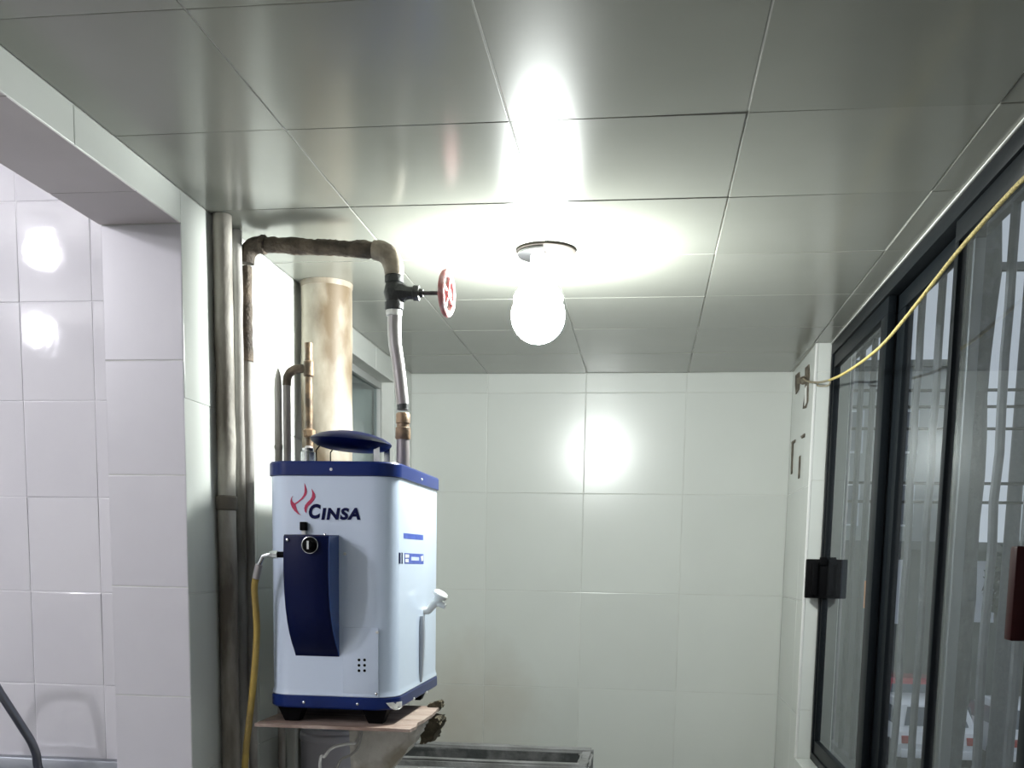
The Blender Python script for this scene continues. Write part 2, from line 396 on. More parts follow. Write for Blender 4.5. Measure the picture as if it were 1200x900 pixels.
# window of the left wall (into a dark room)
win2 = thing('window_2', (XL - .09, (W2A + W2B)/2, W2S), 'small unlit window in the left wall behind the flue pipe', 'window', kind='structure')
fx0, fx1 = -1.18, -1.150
m_ = MB()
m_.box(fx0, fx1, W2A, W2B, W2T - .03, W2T, .003); m_.box(fx0, fx1, W2A, W2B, W2S, W2S + .03, .003)
m_.box(fx0, fx1, W2A, W2A + .03, W2S + .03, W2T - .03, .003); m_.box(fx0, fx1, W2B - .03, W2B, W2S + .03, W2T - .03, .003)
m_.box(fx0, fx1, 3.80, 3.835, W2S + .03, W2T - .03, .003)
M_LFRAME = mat('pale_window_frame', (.42, .43, .42), .45)
m_.build('window_frame', M_LFRAME, win2)
MB().box(-1.168, -1.164, W2A + .025, 3.805, W2S + .025, W2T - .025).build('pane', M_GLASS2, win2)
MB().box(-1.168, -1.164, 3.83, W2B - .025, W2S + .025, W2T - .025).build('pane', M_GLASS2, win2)
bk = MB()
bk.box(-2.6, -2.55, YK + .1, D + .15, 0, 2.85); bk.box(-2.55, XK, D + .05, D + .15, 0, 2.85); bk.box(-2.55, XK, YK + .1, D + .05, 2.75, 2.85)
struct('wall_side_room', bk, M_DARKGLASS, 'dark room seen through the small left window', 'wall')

# kitchen seen through the opening
kw = MB().box(-4.2, X0, YK + T, YK + .1, 0, 2.85)
M_KGROUT = mat('white_grout', (.74, .73, .76), .6)
wk = struct('wall_kitchen', kw, M_KGROUT, 'glossy tiled kitchen wall at the left edge', 'wall')
kx = [-4.1 + .0] + [-1.349 - .189*k for k in range(14, -1, -1)] + [XK]
kx = [x for x in kx if x > -4.05]
kz = [.98 - .235*k for k in range(4, 0, -1)]
kz = [z for z in [1.172 - .235*k for k in range(4, 0, -1)] if z > 0] + [1.172, 1.407, 1.642, 1.877, 2.112, 2.347, 2.582, 2.75]
grid('kitchen_tile', wk, (0, YK + T, 0), (1, 0, 0), (0, 0, 1), (0, -1, 0), kx, [0] + kz, M_KTILE, tilt=.004, cham=.0014, gap=.0010)
struct('wall_kitchen_side', MB().box(-4.2, -4.1, YB, YK, 0, 2.85), M_PLASTER, 'plain side wall of the kitchen', 'wall')
struct('ceiling_kitchen', MB().box(-4.2, XK, YB, YK + .1, 2.75, 2.85), M_PLASTER, 'plain kitchen ceiling', 'ceiling')

# right wall with the long sliding window
rw = MB()
X0 = XR + T
rw.box(X0, XO, YW1 + T, D + .15, 0, ZC + .14)
rw.box(X0, XO, YW0, YW1 + T, 0, SILL - T)
rw.box(X0, XO, YB, YW0, 0, ZC + .14)
wr = struct('wall_right', rw, M_GROUT, 'right window wall with a cream tiled pier', 'wall')
Ro = ((X0, 0, 0), (0, 0, 1), (0, 1, 0), (-1, 0, 0))
zr = [0, .462, .912, 1.362, 1.812, ZC]
grid('wall_tile', wr, *Ro, zr, [YW1, 4.32, D], M_TILE, tilt=.003)
grid('wall_tile', wr, *Ro, [0, .29, SILL], cuts(YW0, YW1, 1.62, TS), M_TILE, tilt=.002)
grid('wall_tile', wr, *Ro, zr, cuts(YB, YW0, 1.62, TS), M_TILE, tilt=.002)
grid('jamb_tile', wr, (0, YW1 + T, 0), (1, 0, 0), (0, 0, 1), (0, -1, 0), [XR, .682], [SILL, .93, 1.38, 1.83, 2.24, ZC], M_TILE, tilt=.002)
grid('sill_tile', wr, (0, 0, SILL - T), (1, 0, 0), (0, 1, 0), (0, 0, 1), [XR, .682], cuts(YW0, YW1, 1.62, TS), M_TILE, tilt=.002)
MB().box(XR - .003, XR + .007, YW1 - .002, YW1 + .010, SILL, ZC - .001, .002).build('edge_trim', M_WHITEPL, wr)
MB().box(.677, .684, YW0, YW1 - .001, ZC - .005, ZC - .001, .0015).build('sealant_bead', M_PLASTER, wr)

# sliding window
win = thing('window_1', (.71, (YW0 + YW1)/2, SILL), 'long dark framed sliding window along the right wall', 'window', kind='structure')
WX0, WX1 = .682, .752
zt, zb = ZC - .006, SILL
m_ = MB()
m_.box(WX0, WX1, YW0, YW1, zt - .042, zt, .002)
m_.build('top_track', M_FRAME, win)
m_ = MB(); m_.box(WX0, WX1, YW0, YW1, zb, zb + .030, .002); m_.box(WX0 + .022, WX0 + .027, YW0, YW1, zb + .030, zb + .042); m_.build('bottom_track', M_FRAME, win)
MB().box(WX0, WX1, YW1 - .030, YW1, zb + .03, zt - .042, .002).build('frame_jamb', M_FRAME, win)
MB().box(WX0, WX1, YW0, YW0 + .030, zb + .03, zt - .042, .002).build('frame_jamb', M_FRAME, win)
def sash(y0, y1, x0, w0=.045, w1=.045, gm=M_GLASS, mw0=M_FRAME, mw1=M_FRAME):
    x1 = x0 + .024; a, b = zb + .032, zt - .044
    s_ = MB(); s_.box(x0, x1, y0, y1, b - .05, b, .002); s_.box(x0, x1, y0, y1, a, a + .05, .002)
    o = s_.build('sash', M_FRAME, win)
    MB().box(x0, x1, y0, y0 + w0, a + .05, b - .05, .002).build('stile', mw0, o)
    MB().box(x0, x1, y1 - w1, y1, a + .05, b - .05, .002).build('stile', mw1, o)
    MB().box(x0 + .010, x0 + .014, y0 + w0 - .008, y1 - w1 + .008, a + .042, b - .042).build('pane', gm, o)
    return o
XI, XU = .688, .718
sash(3.235, 4.112, XI, .085, .02)
s2 = sash(2.525, 3.30, XU, .055, .15, mw0=M_FRAME2)
sash(1.90, 2.575, XI, .05, .03)
sash(1.22, 1.98, XU)
sash(.59, 1.29, XI)
# pull handle on the near sash
p0 = at(1188, 750, X=.672); p1 = at(1198, 640, X=.672)
h_ = MB().box(.655, .688, 1.93, p0.y + .004, p0.z, p1.z, .004)
h_.build('pull_handle', M_RED, win)
# latch box clamped on the far frame
lb = MB(); lb.box(.622, .752, 4.075, 4.113, 1.378, 1.528, .004)
lt = thing('latch_box', (.69, 4.09, 1.378), 'black square latch box clamped to the far window frame', 'latch')
lb.build('cover', M_BLACK, lt)
MB().box(.640, .662, 4.062, 4.0752, 1.39, 1.515, .003).build('rib', M_BLACK, lt)
MB().box(.700, .722, 4.062, 4.0752, 1.39, 1.515, .003).build('rib', M_BLACK, lt)
MB().box(.667, .695, 4.066, 4.0752, 1.505, 1.536, .003).build('tab', M_BLACK, lt)

# ------------------------------------------------------------------ hanging bulb on the passage ceiling
LX, LY = -.312, 2.896
lamp = thing('ceiling_lamp', (LX, LY, 2.10), 'bright white bulb hanging from the tiled ceiling', 'lamp')
MB().lathe((-.294, 2.898, ZC - .0005), (0, 0, -1), [(0, .082), (.006, .082), (.010, .076), (.010, .01)], 40).build('ceiling_plate', M_PLATE, lamp)
half = [Vector((-.294 + .078*math.cos(a), 2.898 + .078*math.sin(a), ZC - .0108)) for a in [math.pi*.5 + math.pi*k/18 for k in range(19)]]
MB().prism(half, (0, 0, -.005)).build('cover_half', mat('dull_tin', (.06, .06, .062), .35, metal=1.), lamp)
MB().lathe((LX, LY, ZC - .012), (0, 0, -1), [(0, .024), (.03, .024), (.034, .021), (.062, .021)], 24).build('socket', M_WHITEPL, lamp)
prof = [(0, .022), (.008, .034), (.025, .052), (.050, .068)]
prof += [(.100 + .074*math.sin(t), .074*math.cos(t)) for t in [-.45 + (math.pi/2 + .45)*k/12 for k in range(13)]]
prof[-1] = (prof[-1][0], .002)
MB().lathe((LX, LY, ZC - .074), (0, 0, -1), prof, 32).build('bulb', M_BULB, lamp, smooth=80)

for (x, y), mk, lab in (((-2.29, 1.07), M_KBULB, 'kitchen ceiling bulb mirrored in the upper glossy tile'), ((-3.12, -.23), M_KBULB2, 'kitchen ceiling bulb mirrored in the second glossy tile')):
    kl = thing('kitchen_lamp', (x, y, 2.53), lab, 'lamp', 'kitchen ceiling bulbs')
    MB().lathe((x, y, 2.7495), (0, 0, -1), [(0, .06), (.02, .055), (.025, .03), (.06, .028)], 24).build('socket', M_WHITEPL, kl)
    MB().lathe((x, y, 2.69), (0, 0, -1), [(0, .028), (.03, .042), (.05, .050)] + [(.075 + .055*math.sin(t), .055*math.cos(t)) for t in [-.3 + (math.pi/2 + .28)*k/10 for k in range(11)]], 28).build('bulb', mk, kl, smooth=80)

# ------------------------------------------------------------------ water heater
HX0, HX1, HY0, HY1 = -.950, -.617, 2.50, 3.055
HZ0, HZ1 = 1.122, 1.742
def rrect(x0, x1, y0, y1, r, n=10):
    out = []; rb = r*.6
    for cx, cy, a, r in ((x1 - r, y0 + r, -90, r), (x1 - rb, y1 - rb, 0, rb), (x0 + rb, y1 - rb, 90, rb), (x0 + r, y0 + r, 180, r)):
        out += [(cx + r*math.cos(math.radians(a + 90*k/n)), cy + r*math.sin(math.radians(a + 90*k/n))) for k in range(n + 1)]
    return out
def shell(levels, r=.062):
    """stack of rounded rectangles (z, outset)"""
    mb = MB(); vs = []; n = 44
    for z, e in levels:
        vs += [(x, y, z) for x, y in rrect(HX0 - e, HX1 + e, HY0 - e, HY1 + e, r + e)]
    fs = [tuple(reversed(range(n))), tuple((len(levels) - 1)*n + k for k in range(n))]
    for i in range(len(levels) - 1):
        for k in range(n):
            a, b = i*n + k, i*n + (k + 1) % n
            fs.append((a, b, b + n, a + n))
    return mb.add(vs, fs)
heater = thing('water_heater', ((HX0 + HX1)/2, (HY0 + HY1)/2, 1.083), 'white and navy gas water heater with CINSA lettering on a shelf', 'water heater')
shell([(HZ0 + .030, 0), (HZ0 + .034, .004), (HZ0 + .042, .002), (HZ0 + .05, 0), (HZ1 - .035, 0)]).build('body', M_ENAMEL, heater)
shell([(HZ1 - .036, .001), (HZ1 - .034, .005), (HZ1 - .004, .005), (HZ1, .002)]).build('top_band', M_NAVY, heater)
shell([(HZ0, .002), (HZ0 + .004, .005), (HZ0 + .028, .005), (HZ0 + .032, .002)]).build('bottom_band', M_NAVY, heater)
for sx, sy in ((0, 0), (1, 0), (0, 1), (1, 1)):
    x = HX1 - .055 if sx else HX0 + .055; y = HY1 - .06 if sy else HY0 + .045
    q = MB()
    top = [(x - .034, y - .028, HZ0 + .002), (x + .034, y - .028, HZ0 + .002), (x + .034, y + .028, HZ0 + .002), (x - .034, y + .028, HZ0 + .002)]
    bot = [(x - .018, y - .018, 1.0835), (x + .018, y - .018, 1.0835), (x + .018, y + .018, 1.0835), (x - .018, y + .018, 1.0835)]
    q.add(top + bot, [(0, 1, 2, 3), (7, 6, 5, 4), (0, 4, 5, 1), (1, 5, 6, 2), (2, 6, 7, 3), (3, 7, 4, 0)])
    q.build('leg', M_BLACK, heater, smooth=0)
YF = HY0 - .0006
# draught hood: tilted dome on wire supports
tl = Vector((.07, 0, 1)).normalized()
hc = Vector((-.782, 2.69, 1.807))
dome = MB().lathe(hc, tl, [(-.020, .02), (-.020, .06), (-.014, .088), (-.004, .104), (.003, .108), (.008, .104), (.017, .086), (.024, .062), (.029, .035), (.031, .008)], 40).build('draught_hood', M_NAVYD, heater, smooth=60)
for x, y in ((-.868, 2.66), (-.848, 2.72)):
    MB().tube([(x, y, HZ1 - .002), (x, y, 1.785), (x + .012, y, 1.80)], .0018, 8).build('hood_wire', M_BLACK, dome)
for x, y in ((-.700, 2.65), (-.690, 2.72)):
    MB().box(x - .010, x + .006, y - .001, y + .001, HZ1 - .002, 1.803).build('hood_strap', M_CHROME, dome)
MB().lathe((-.785, 2.69, HZ1 - .001), (0, 0, 1), [(0, .085), (.006, .083), (.010, .076), (.011, .05)], 40).build('flue_collar', M_NAVY, heater)
# control panel: constant width, deep at the top and curving back towards the foot
pz = lambda py: at(372, py, Y=HY0 - .04).z
zt_, zb_ = 1.561, 1.256
profp = [(HY0 + .002, zt_)]
dep = [(zt_ - .002, .074), (zt_ - .006, .080), (zt_ - .04, .083), (1.46, .084), (1.42, .080), (1.38, .072), (1.345, .060), (1.315, .045), (1.29, .028), (1.272, .012), (zb_ + .004, .003), (zb_, .001)]
profp += [(HY0 - d, z) for z, d in dep] + [(HY0 + .002, zb_)]
PX0, PX1 = -.873, -.760
pb = MB(); n = len(profp)
e = .006
vs = [(PX0, y, z) for y, z in profp] + [(PX0 + e, min(y, HY0 + .002) - (.004 if y < HY0 - .008 else 0), z) for y, z in profp] + \
     [(PX1 - e, min(y, HY0 + .002) - (.004 if y < HY0 - .008 else 0), z) for y, z in profp] + [(PX1, y, z) for y, z in profp]
fs = [tuple(range(n)), tuple(reversed(range(3*n, 4*n)))]
for r in range(3):
    for k in range(n):
        a, b = r*n + k, r*n + (k + 1) % n
        fs.append((a, b, b + n, a + n))
panel = pb.add(vs, fs).build('control_panel', M_NAVYD, heater)
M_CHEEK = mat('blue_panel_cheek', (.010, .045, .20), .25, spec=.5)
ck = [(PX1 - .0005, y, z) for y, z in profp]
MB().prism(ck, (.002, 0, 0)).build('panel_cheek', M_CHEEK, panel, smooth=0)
kc = Vector((-.803, HY0 - .086, 1.534))
knob = MB().lathe(kc, (0, -1, 0), [(0, .019), (.006, .019), (.008, .017), (.008, .012), (.018, .011), (.020, .009)], 28).build('knob', M_BLACK, panel)
MB().torus(kc + Vector((0, -.007, 0)), (0, 1, 0), .0195, .0016, 32, 8).build('dial_ring', M_CHROME, panel)
MB().box(kc.x - .0025, kc.x + .0025, kc.y - .0225, kc.y - .019, kc.z - .010, kc.z + .010).build('pointer', M_CHROME, panel)
MB().lathe((-.861, HY0 - .086, 1.546), (0, -1, 0), [(0, .004), (.003, .0035), (.004, .001)], 12).build('screw', M_CHROME, panel)
MB().lathe((PX1 - .012, HY0 - .070, zt_ - .002), (0, 0, 1), [(0, .004), (.003, .0035), (.004, .001)], 12).build('screw', M_CHROME, panel)
bx_ = at(357, 617, Y=HY0)
MB().box(bx_.x - .008, bx_.x + .008, HY0 - .016, HY0 + .002, bx_.z - .010, bx_.z + .011, .002).build('ignition_button', M_BLACK, heater)
MB().box(bx_.x - .005, bx_.x + .005, HY0 - .010, HY0 + .002, bx_.z - .022, bx_.z - .010, .001).build('button_stem', M_WHITEPL, heater)
# gas cock
g0 = at(331, 650, Y=2.455)
MB().tube([(PX0 + .003, 2.455, g0.z), (PX0 - .028, 2.455, g0.z)], .0075, 14).build('gas_inlet', M_BLACK, heater)
MB().lathe((PX0 - .028, 2.455, g0.z), (-1, 0, 0), [(0, .010), (.014, .010), (.016, .008), (.020, .008)], 6).build('inlet_nut', M_CHROME, heater)
# emblem and lettering, printed on the front
def printed(name, pts, m, d=.0008):
    return MB().prism([at(x, y, Y=YF) + Vector((0, .001, 0)) for x, y in pts], (0, -d - .001, 0)).build(name, m, heater, smooth=0)
S = lambda pts: [(320 + x/10, 560 + y/10) for x, y in pts]
printed('flame_emblem', S([(232, 212), (218, 240), (226, 275), (250, 296), (262, 300), (268, 330), (278, 370), (296, 405), (326, 438), (290, 420), (252, 388), (222, 346), (206, 305), (203, 270), (212, 238)]), M_REDPRINT)
printed('flame_emblem', S([(368, 62), (380, 90), (394, 130), (397, 165), (384, 205), (352, 245), (310, 278), (266, 312), (254, 298), (292, 274), (330, 240), (356, 205), (368, 165), (370, 120)]), M_REDPRINT)
printed('flame_emblem', S([(452, 128), (470, 155), (492, 190), (494, 225), (478, 262), (446, 300), (412, 330), (396, 360), (388, 412), (372, 395), (366, 355), (376, 320), (400, 288), (434, 255), (454, 222), (460, 180)]), M_REDPRINT)
def letters(txt, px0, px1, pyb, pyt):
    cu = bpy.data.curves.new('lettering', 'FONT'); cu.body = txt; cu.size = 1; cu.shear = .16; cu.offset = .046; cu.extrude = .008; cu.resolution_u = 4
    if len(txt) > 1: cu.space_character = 1.14
    tmp = bpy.data.objects.new('tmp_text', cu); COL.objects.link(tmp)
    dg = bpy.context.evaluated_depsgraph_get()
    me = bpy.data.meshes.new_from_object(tmp.evaluated_get(dg))
    xs = [v.co.x for v in me.vertices]; ys = [v.co.y for v in me.vertices]
    a, b = at(px0, pyb, Y=YF), at(px1, pyt, Y=YF); c2 = at(px1, pyb, Y=YF)
    mb = MB()
    for v in me.vertices:
        u = (v.co.x - min(xs))/(max(xs) - min(xs)); t_ = (v.co.y - min(ys))/(max(ys) - min(ys))
        mb.v.append(Vector((a.x + u*(b.x - a.x), YF - .0001 - (v.co.z + .008)*.05, a.z + u*(c2.z - a.z) + t_*(b.z - c2.z))))
    mb.f = [tuple(p.vertices) for p in me.polygons]
    bpy.data.objects.remove(tmp); bpy.data.meshes.remove(me); bpy.data.curves.remove(cu)
    return mb.build('lettering', M_NAVYPRINT, heater, smooth=0)
letters('C', 362, 376, 608, 590.5)
letters('INSA', 376.5, 422.5, 609.3, 595)
# access plate, vent holes, screws
a_, b_ = at(402, 735, Y=HY0), at(443.5, 817, Y=HY0)
MB().box(a_.x, b_.x, HY0 - .0022, HY0 + .001, b_.z, a_.z, .0009).build('access_plate', M_ENAMEL, heater)
for i, px in enumerate((421.0, 427.5)):
    for py in (773.3, 779.6, 785.8):
        c = at(px, py, Y=HY0)
        MB().lathe((c.x, HY0 - .0020, c.z), (0, -1, 0), [(0, .0038), (.0008, .0036)], 12).build('vent_hole', M_BLACK, heater, smooth=0)
for px, py, yy, m_ in ((442, 741, HY0 - .0015, M_WHITEPL), (441, 813, HY0 - .0015, M_CHROME), (340, 810, HY0 + .002, M_CHROME), (356, 823, HY0 - .0045, M_CHROME), (419, 825, HY0 - .0045, M_CHROME), (388, 550, HY0 - .0045, M_WHITEPL), (448, 564, HY0 + .012, M_WHITEPL), (404, 649, HY0 - .0, M_WHITEPL)):
    c = at(px, py, Y=yy)
    MB().lathe((c.x, c.y + .001, c.z), (0, -1, 0), [(0, .0042), (.003, .0036), (.0042, .001)], 12).build('screw', m_, heater)
for px, py in ((485, 819), (500, 811), (494, 562)):
    c = at(px, py, X=HX1 + .0045)
    MB().lathe((c.x - .001, c.y, c.z), (1, 0, 0), [(0, .0042), (.003, .0036), (.0042, .001)], 12).build('screw', M_WHITEPL, heater)
# chipped white patch on the lower corner
c = [at(x, y, X=HX1 - .017) for x, y in ((455, 823), (472, 822), (472, 830), (464, 832), (459, 829))]
def on_corner(px, py):
    # point on the rounded lower band near the front right corner
    best = None
    for k in range(60):
        a = math.radians(-90 + 90*k/59); r = .0685
        p = Vector((HX1 - .062 + r*math.cos(a), HY0 + .062 + r*math.sin(a), 0))
        q = at(px, py, Y=p.y)
        dd = abs(q.x - p.x)
        if best is None or dd < best[0]: best = (dd, Vector((p.x, p.y, q.z)))
    return best[1]
chip = [on_corner(x, y) for x, y in ((453, 824), (458, 823.5), (463, 823), (468, 822.5), (473, 822), (473, 829), (468, 831), (463, 832), (458, 830))]
MB().prism(chip, (-.006, .006, 0)).build('torn_label', M_TAPE, heater, smooth=0)
# printed labels on the right side
def side_label(name, pts, m, x=HX1 + .0004):
    return MB().prism([at(px, py, X=x) for px, py in pts], (-.0008, 0, 0)).build(name, m, heater, smooth=0)
side_label('side_label', [(473, 624.5), (496, 627), (496, 633), (473, 631)], M_BLUEPRINT)
sl = side_label('side_label', [(474, 648), (496.5, 649.5), (496.5, 661), (474, 660.5)], M_BLUEPRINT)
for x0, x1 in ((468, 469.6), (470.6, 472)):
    side_label('bar_mark', [(x0, 647.5), (x1, 647.6), (x1, 660.6), (x0, 660.5)], M_NAVYPRINT)
for pts in ([(475, 649.5), (479.5, 649.8), (479.5, 653.5), (475, 653.5)], [(475, 655), (479, 655), (479, 659), (475, 659)], [(493, 652), (496, 651), (496, 657), (494, 658)]):
    side_label('label_spot', pts, M_WHITEPL, HX1 + .0008)
side_label('label_text', [(482, 652.5), (491, 653), (491, 657), (482, 656.8)], M_PALEPRINT, HX1 + .0008)
# relief valve on the right side
v0 = at(497, 716, X=HX1)
v1 = at(509, 706, X=HX1 + .035); v1.y = v0.y
v2 = v1 + Vector((.018, -.004, .022))
rv = MB().tube([v0 + Vector((-.006, 0, 0)), v0 + Vector((.012, 0, .002)), v1, v1 + Vector((.006, 0, .010))], [.011, .011, .011, .012], 16).build('relief_valve', M_WHITEPL, heater)
ax = Vector((.45, -.1, .75)).normalized()
MB().lathe(v1 + ax*.006, ax, [(0, .012), (.010, .013), (.012, .021), (.022, .022), (.027, .018), (.028, .006)], 24).build('valve_cap', M_WHITEPL, rv)
MB().tube([v1 + Vector((.004, 0, -.002)), v1 + Vector((.026, 0, -.012))], [.010, .008], 14).build('valve_outlet', M_WHITEPL, rv)
tp = [at(494.5, 722, X=HX1 + .006), at(494, 740, X=HX1 + .006), at(493.5, 770, X=HX1 + .005), at(492.5, 800, X=HX1 + .005)]
for p in tp: p.y = tp[0].y
MB().tube(tp, [.0055, .0075, .0065, .003], 12).build('drip_tube', mat('grey_tube', (.36, .38, .42), .5), rv)
# pipe stubs on top
s0 = at(361, 530, Y=2.72)
MB().lathe((s0.x, 2.72, HZ1 - .002), (0, 0, 1), [(0, .020), (.045, .020), (.048, .016), (.056, .016)], 20).build('cold_inlet', M_CHROME, heater)

# ------------------------------------------------------------------ pipework
def jitter_line(p, q, n, a):
    p, q = Vector(p), Vector(q)
    return [p.lerp(q, k/n) + Vector([random.uniform(-a, a) if 0 < k < n else 0 for _ in range(3)]) for k in range(n + 1)]
def arc(p, c, q, n=8):
    """quarter bend from p to q round the corner c"""
    p, c, q = Vector(p), Vector(c), Vector(q); out = []
    for k in range(n + 1):
        t = k/n; out.append(p*(1 - t)**2 + c*2*t*(1 - t) + q*t*t)
    return out
def riser(name, x, y, r, z0, z1, m, label, cat='pipe', group=None, collars=()):
    t = thing(name, (x, y, z0), label, cat, group)
    k = 30
    MB().tube(jitter_line((x, y, z0), (x, y, z1), k, .0012), [r*random.uniform(.97, 1.03) for _ in range(k + 1)], 16).build('run', m, t)
    for z in collars:
        MB().lathe((x, y, z), (0, 0, 1), [(0, r*1.02), (.004, r*1.18), (.034, r*1.18), (.038, r*1.02)], 18).build('collar', m, t)
    return t
a = at(263, 400, X=XL + .026)
riser('drain_pipe', XL + .0255, a.y, .0235, .003, ZC - .002, M_OLDPIPE, 'thick cream painted riser pipe nearest the kitchen corner', collars=(1.62,))
a = at(279.5, 400, X=XL + .016)
riser('conduit_pipe', XL + .0155, a.y + .002, .0125, .003, ZC - .002, M_GREYPIPE, 'thin grey riser between the thick riser and rusty pipe')
# rusty supply pipe with gate valve
yv = 2.665
c0 = at(288, 400, X=XL + .025)
PCx, PCy = XL + .028, c0.y + .002
hz0 = at(300, 282, Y=2.62).z; 
pE0 = Vector((PCx, PCy, 2.3205)); pE1 = Vector((at(462, 294, Y=yv).x, yv, at(462, 294, Y=yv).z))
wp = thing('water_pipe', (PCx, PCy, .003), 'rusty supply pipe under the ceiling with a dark gate valve', 'pipe')
MB().tube(jitter_line((PCx, PCy, .003), (PCx, PCy, 2.02), 26, .001), .0135, 14).build('riser', M_GREYPIPE, wp)
MB().tube(jitter_line((PCx, PCy, 2.02), (PCx, PCy, 2.262), 12, .001), [.0155*random.uniform(.92, 1.1) for _ in range(13)], 14, jit=.05).build('rusty_riser', M_RUST, wp)
hd = (pE1 - pE0).normalized()
MB().tube(arc(pE0 - Vector((0, 0, .05)), pE0, pE0 + hd*.05, 8), [.021, .022, .022, .022, .022, .022, .022, .022, .021], 16, jit=.03).build('elbow', M_RUST, wp)
MB().lathe(pE0 + hd*.042, hd, [(0, .021), (.003, .0245), (.013, .0245), (.016, .021)], 18).build('elbow_collar', M_RUST, wp)
n_ = 34
MB().tube(jitter_line(pE0 + hd*.045, pE1 - hd*.05, n_, .0008), [.0190*random.uniform(.98, 1.05) + .0022*max(0, math.sin(k*.33 - 2)) for k in range(n_ + 1)], 20, jit=.07).build('crossing', M_RUST, wp)
MB().tube(arc(pE1 - hd*.055, pE1, pE1 + Vector((0, 0, -.060)), 10), [.0235, .025, .026, .026, .0265, .0265, .0265, .026, .026, .025, .024], 18, jit=.02).build('elbow', mat('worn_elbow', (.14, .11, .085), .6, noise=((.36, .31, .24), 14, .42, .66, ONE), bump=.3, bump_scale=90), wp)
MB().lathe(pE1 + Vector((0, 0, -.058)), (0, 0, -1), [(0, .020), (.004, .021), (.013, .021), (.016, .019)], 18).build('thread_tape', M_TAPE, wp)
vz = at(465, 343, Y=yv).z
vx = pE1.x
vb = MB().lathe((vx, yv, vz + .043), (0, 0, -1), [(0, .021), (.003, .0245), (.018, .0245), (.020, .021), (.030, .024), (.043, .027), (.056, .024), (.066, .021), (.068, .0245), (.084, .0245), (.087, .021)], 18).build('gate_valve', M_VALVE, wp)
MB().lathe((vx + .010, yv, vz), (1, 0, -.03), [(0, .025), (.016, .024), (.024, .018), (.030, .016), (.040, .016), (.042, .0195), (.056, .0195), (.058, .012), (.066, .010)], 8).build('bonnet', M_VALVE, vb)
wx = at(523.5, 345, Y=yv).x
MB().tube([(vx + .07, yv, vz - .002), (wx + .004, yv, vz - .003)], .0052, 10).build('stem', M_VALVE, vb)
wm = MB(); wc = Vector((wx, yv, vz - .004)); wax = Vector((1, -.10, -.02)).normalized()
wm.torus(wc, wax, .050, .0085, 36, 10)
u_ = wax.orthogonal().normalized(); v_ = wax.cross(u_)
for k in range(4):
    dd = u_*math.cos(k*math.pi/2 + .4) + v_*math.sin(k*math.pi/2 + .4)
    wm.tube([wc + dd*.008, wc + dd*.048], [.007, .0055], 8)
wm.lathe(wc - wax*.008, wax, [(0, .010), (.002, .013), (.016, .013), (.018, .009)], 14)
wm.build('handwheel', M_REDWHEEL, vb)
MB().lathe((vx, yv, vz - .044), (0, 0, -1), [(0, .0205), (.004, .021), (.014, .020), (.016, .0165)], 16).build('thread_tape', M_TAPE, wp)
pts = [(462.5, 366), (462, 385), (463, 404), (466.5, 425), (469.5, 450), (472, 474)]
MB().tube([at(x, y, Y=yv) for x, y in pts], [.0185, .0180, .0175, .0165, .0165, .0160], 16).build('down_pipe', M_GALV, wp)
MB().lathe(at(472, 473, Y=yv), (0, 0, -1), [(0, .0155), (.010, .0150), (.016, .0150)], 16).build('dark_joint', M_VALVE, wp)
c1 = at(472.3, 484, Y=yv)
MB().lathe(c1, (0, 0, -1), [(0, .0165), (.004, .0185), (.026, .0185), (.028, .0165), (.036, .0165), (.038, .0195), (.064, .0200), (.068, .0175)], 18).build('coupling', M_COPPER, wp)
MB().lathe((c1.x, yv, c1.z - .066), (0, 0, -1), [(0, .0165), (c1.z - .066 - HZ1 - .001, .0175)], 18).build('outlet_nipple', M_GALV, wp)

# flue pipe behind the heater
fx, fy = -1.008, 3.20
fl = thing('flue_pipe', (fx, fy, .003), 'wide cream flue pipe with brown stains behind the heater', 'pipe')
MB().tube(jitter_line((fx, fy, .003), (fx, fy, ZC - .001), 26, .0015), [.079*random.uniform(.985, 1.015) for _ in range(27)], 32).build('run', M_FLUE, fl)
MB().lathe((fx, fy, ZC - .0005), (0, 0, -1), [(0, .0815), (.010, .081), (.016, .0795)], 32).build('ceiling_collar', M_FLUE, fl)

# copper feed in front of the flue
yc = 2.80
cf = thing('copper_feed', (s0.x, yc, HZ1), 'corroded copper feed pipe with tee beside the flue', 'pipe')
cx_ = at(362, 470, Y=yc).x
ztop = at(362, 402, Y=yc).z; ztee = at(362, 432, Y=yc).z; zlow = at(362, 508, Y=yc).z
MB().tube(jitter_line((cx_, yc, HZ1 + .055), (cx_, yc, ztop), 12, .0008), [.0105*random.uniform(.95, 1.08) for _ in range(13)], 12).build('upright', M_COPPER, cf)
MB().lathe((cx_, yc, zlow - .012), (0, 0, 1), [(0, .014), (.004, .018), (.020, .018), (.024, .013)], 8).build('union_nut', M_COPPER, cf)
MB().lathe((cx_, yc, ztee - .022), (0, 0, 1), [(0, .012), (.003, .0145), (.040, .0145), (.043, .012)], 14).build('tee', M_COPPER, cf)
MB().tube([(cx_, yc, HZ1 + .062), (cx_, yc - .02, HZ1 + .050), (s0.x, 2.735, HZ1 + .046)], .012, 12).build('swivel', M_GALV, cf)
q0 = at(336, 445, Y=yc); 
pp = [(q0.x, yc, .003), (q0.x, yc, 1.2), (q0.x, yc, ztee - .045)] + arc((q0.x, yc, ztee - .04), (q0.x, yc, ztee), (q0.x + .04, yc, ztee))[1:] + [(cx_ - .01, yc, ztee)]
MB().tube(pp[1:], .0105, 12).build('branch', M_GALV, cf)
MB().tube([Vector(p) for p in pp[2:]], .0118, 12, jit=.04).build('corroded_bend', M_RUST, cf)
q1 = at(326, 480, Y=yc)
t_ = thing('capped_pipe', (q1.x, yc, .003), 'thin grey pipe with pinched pointed end beside the heater', 'pipe')
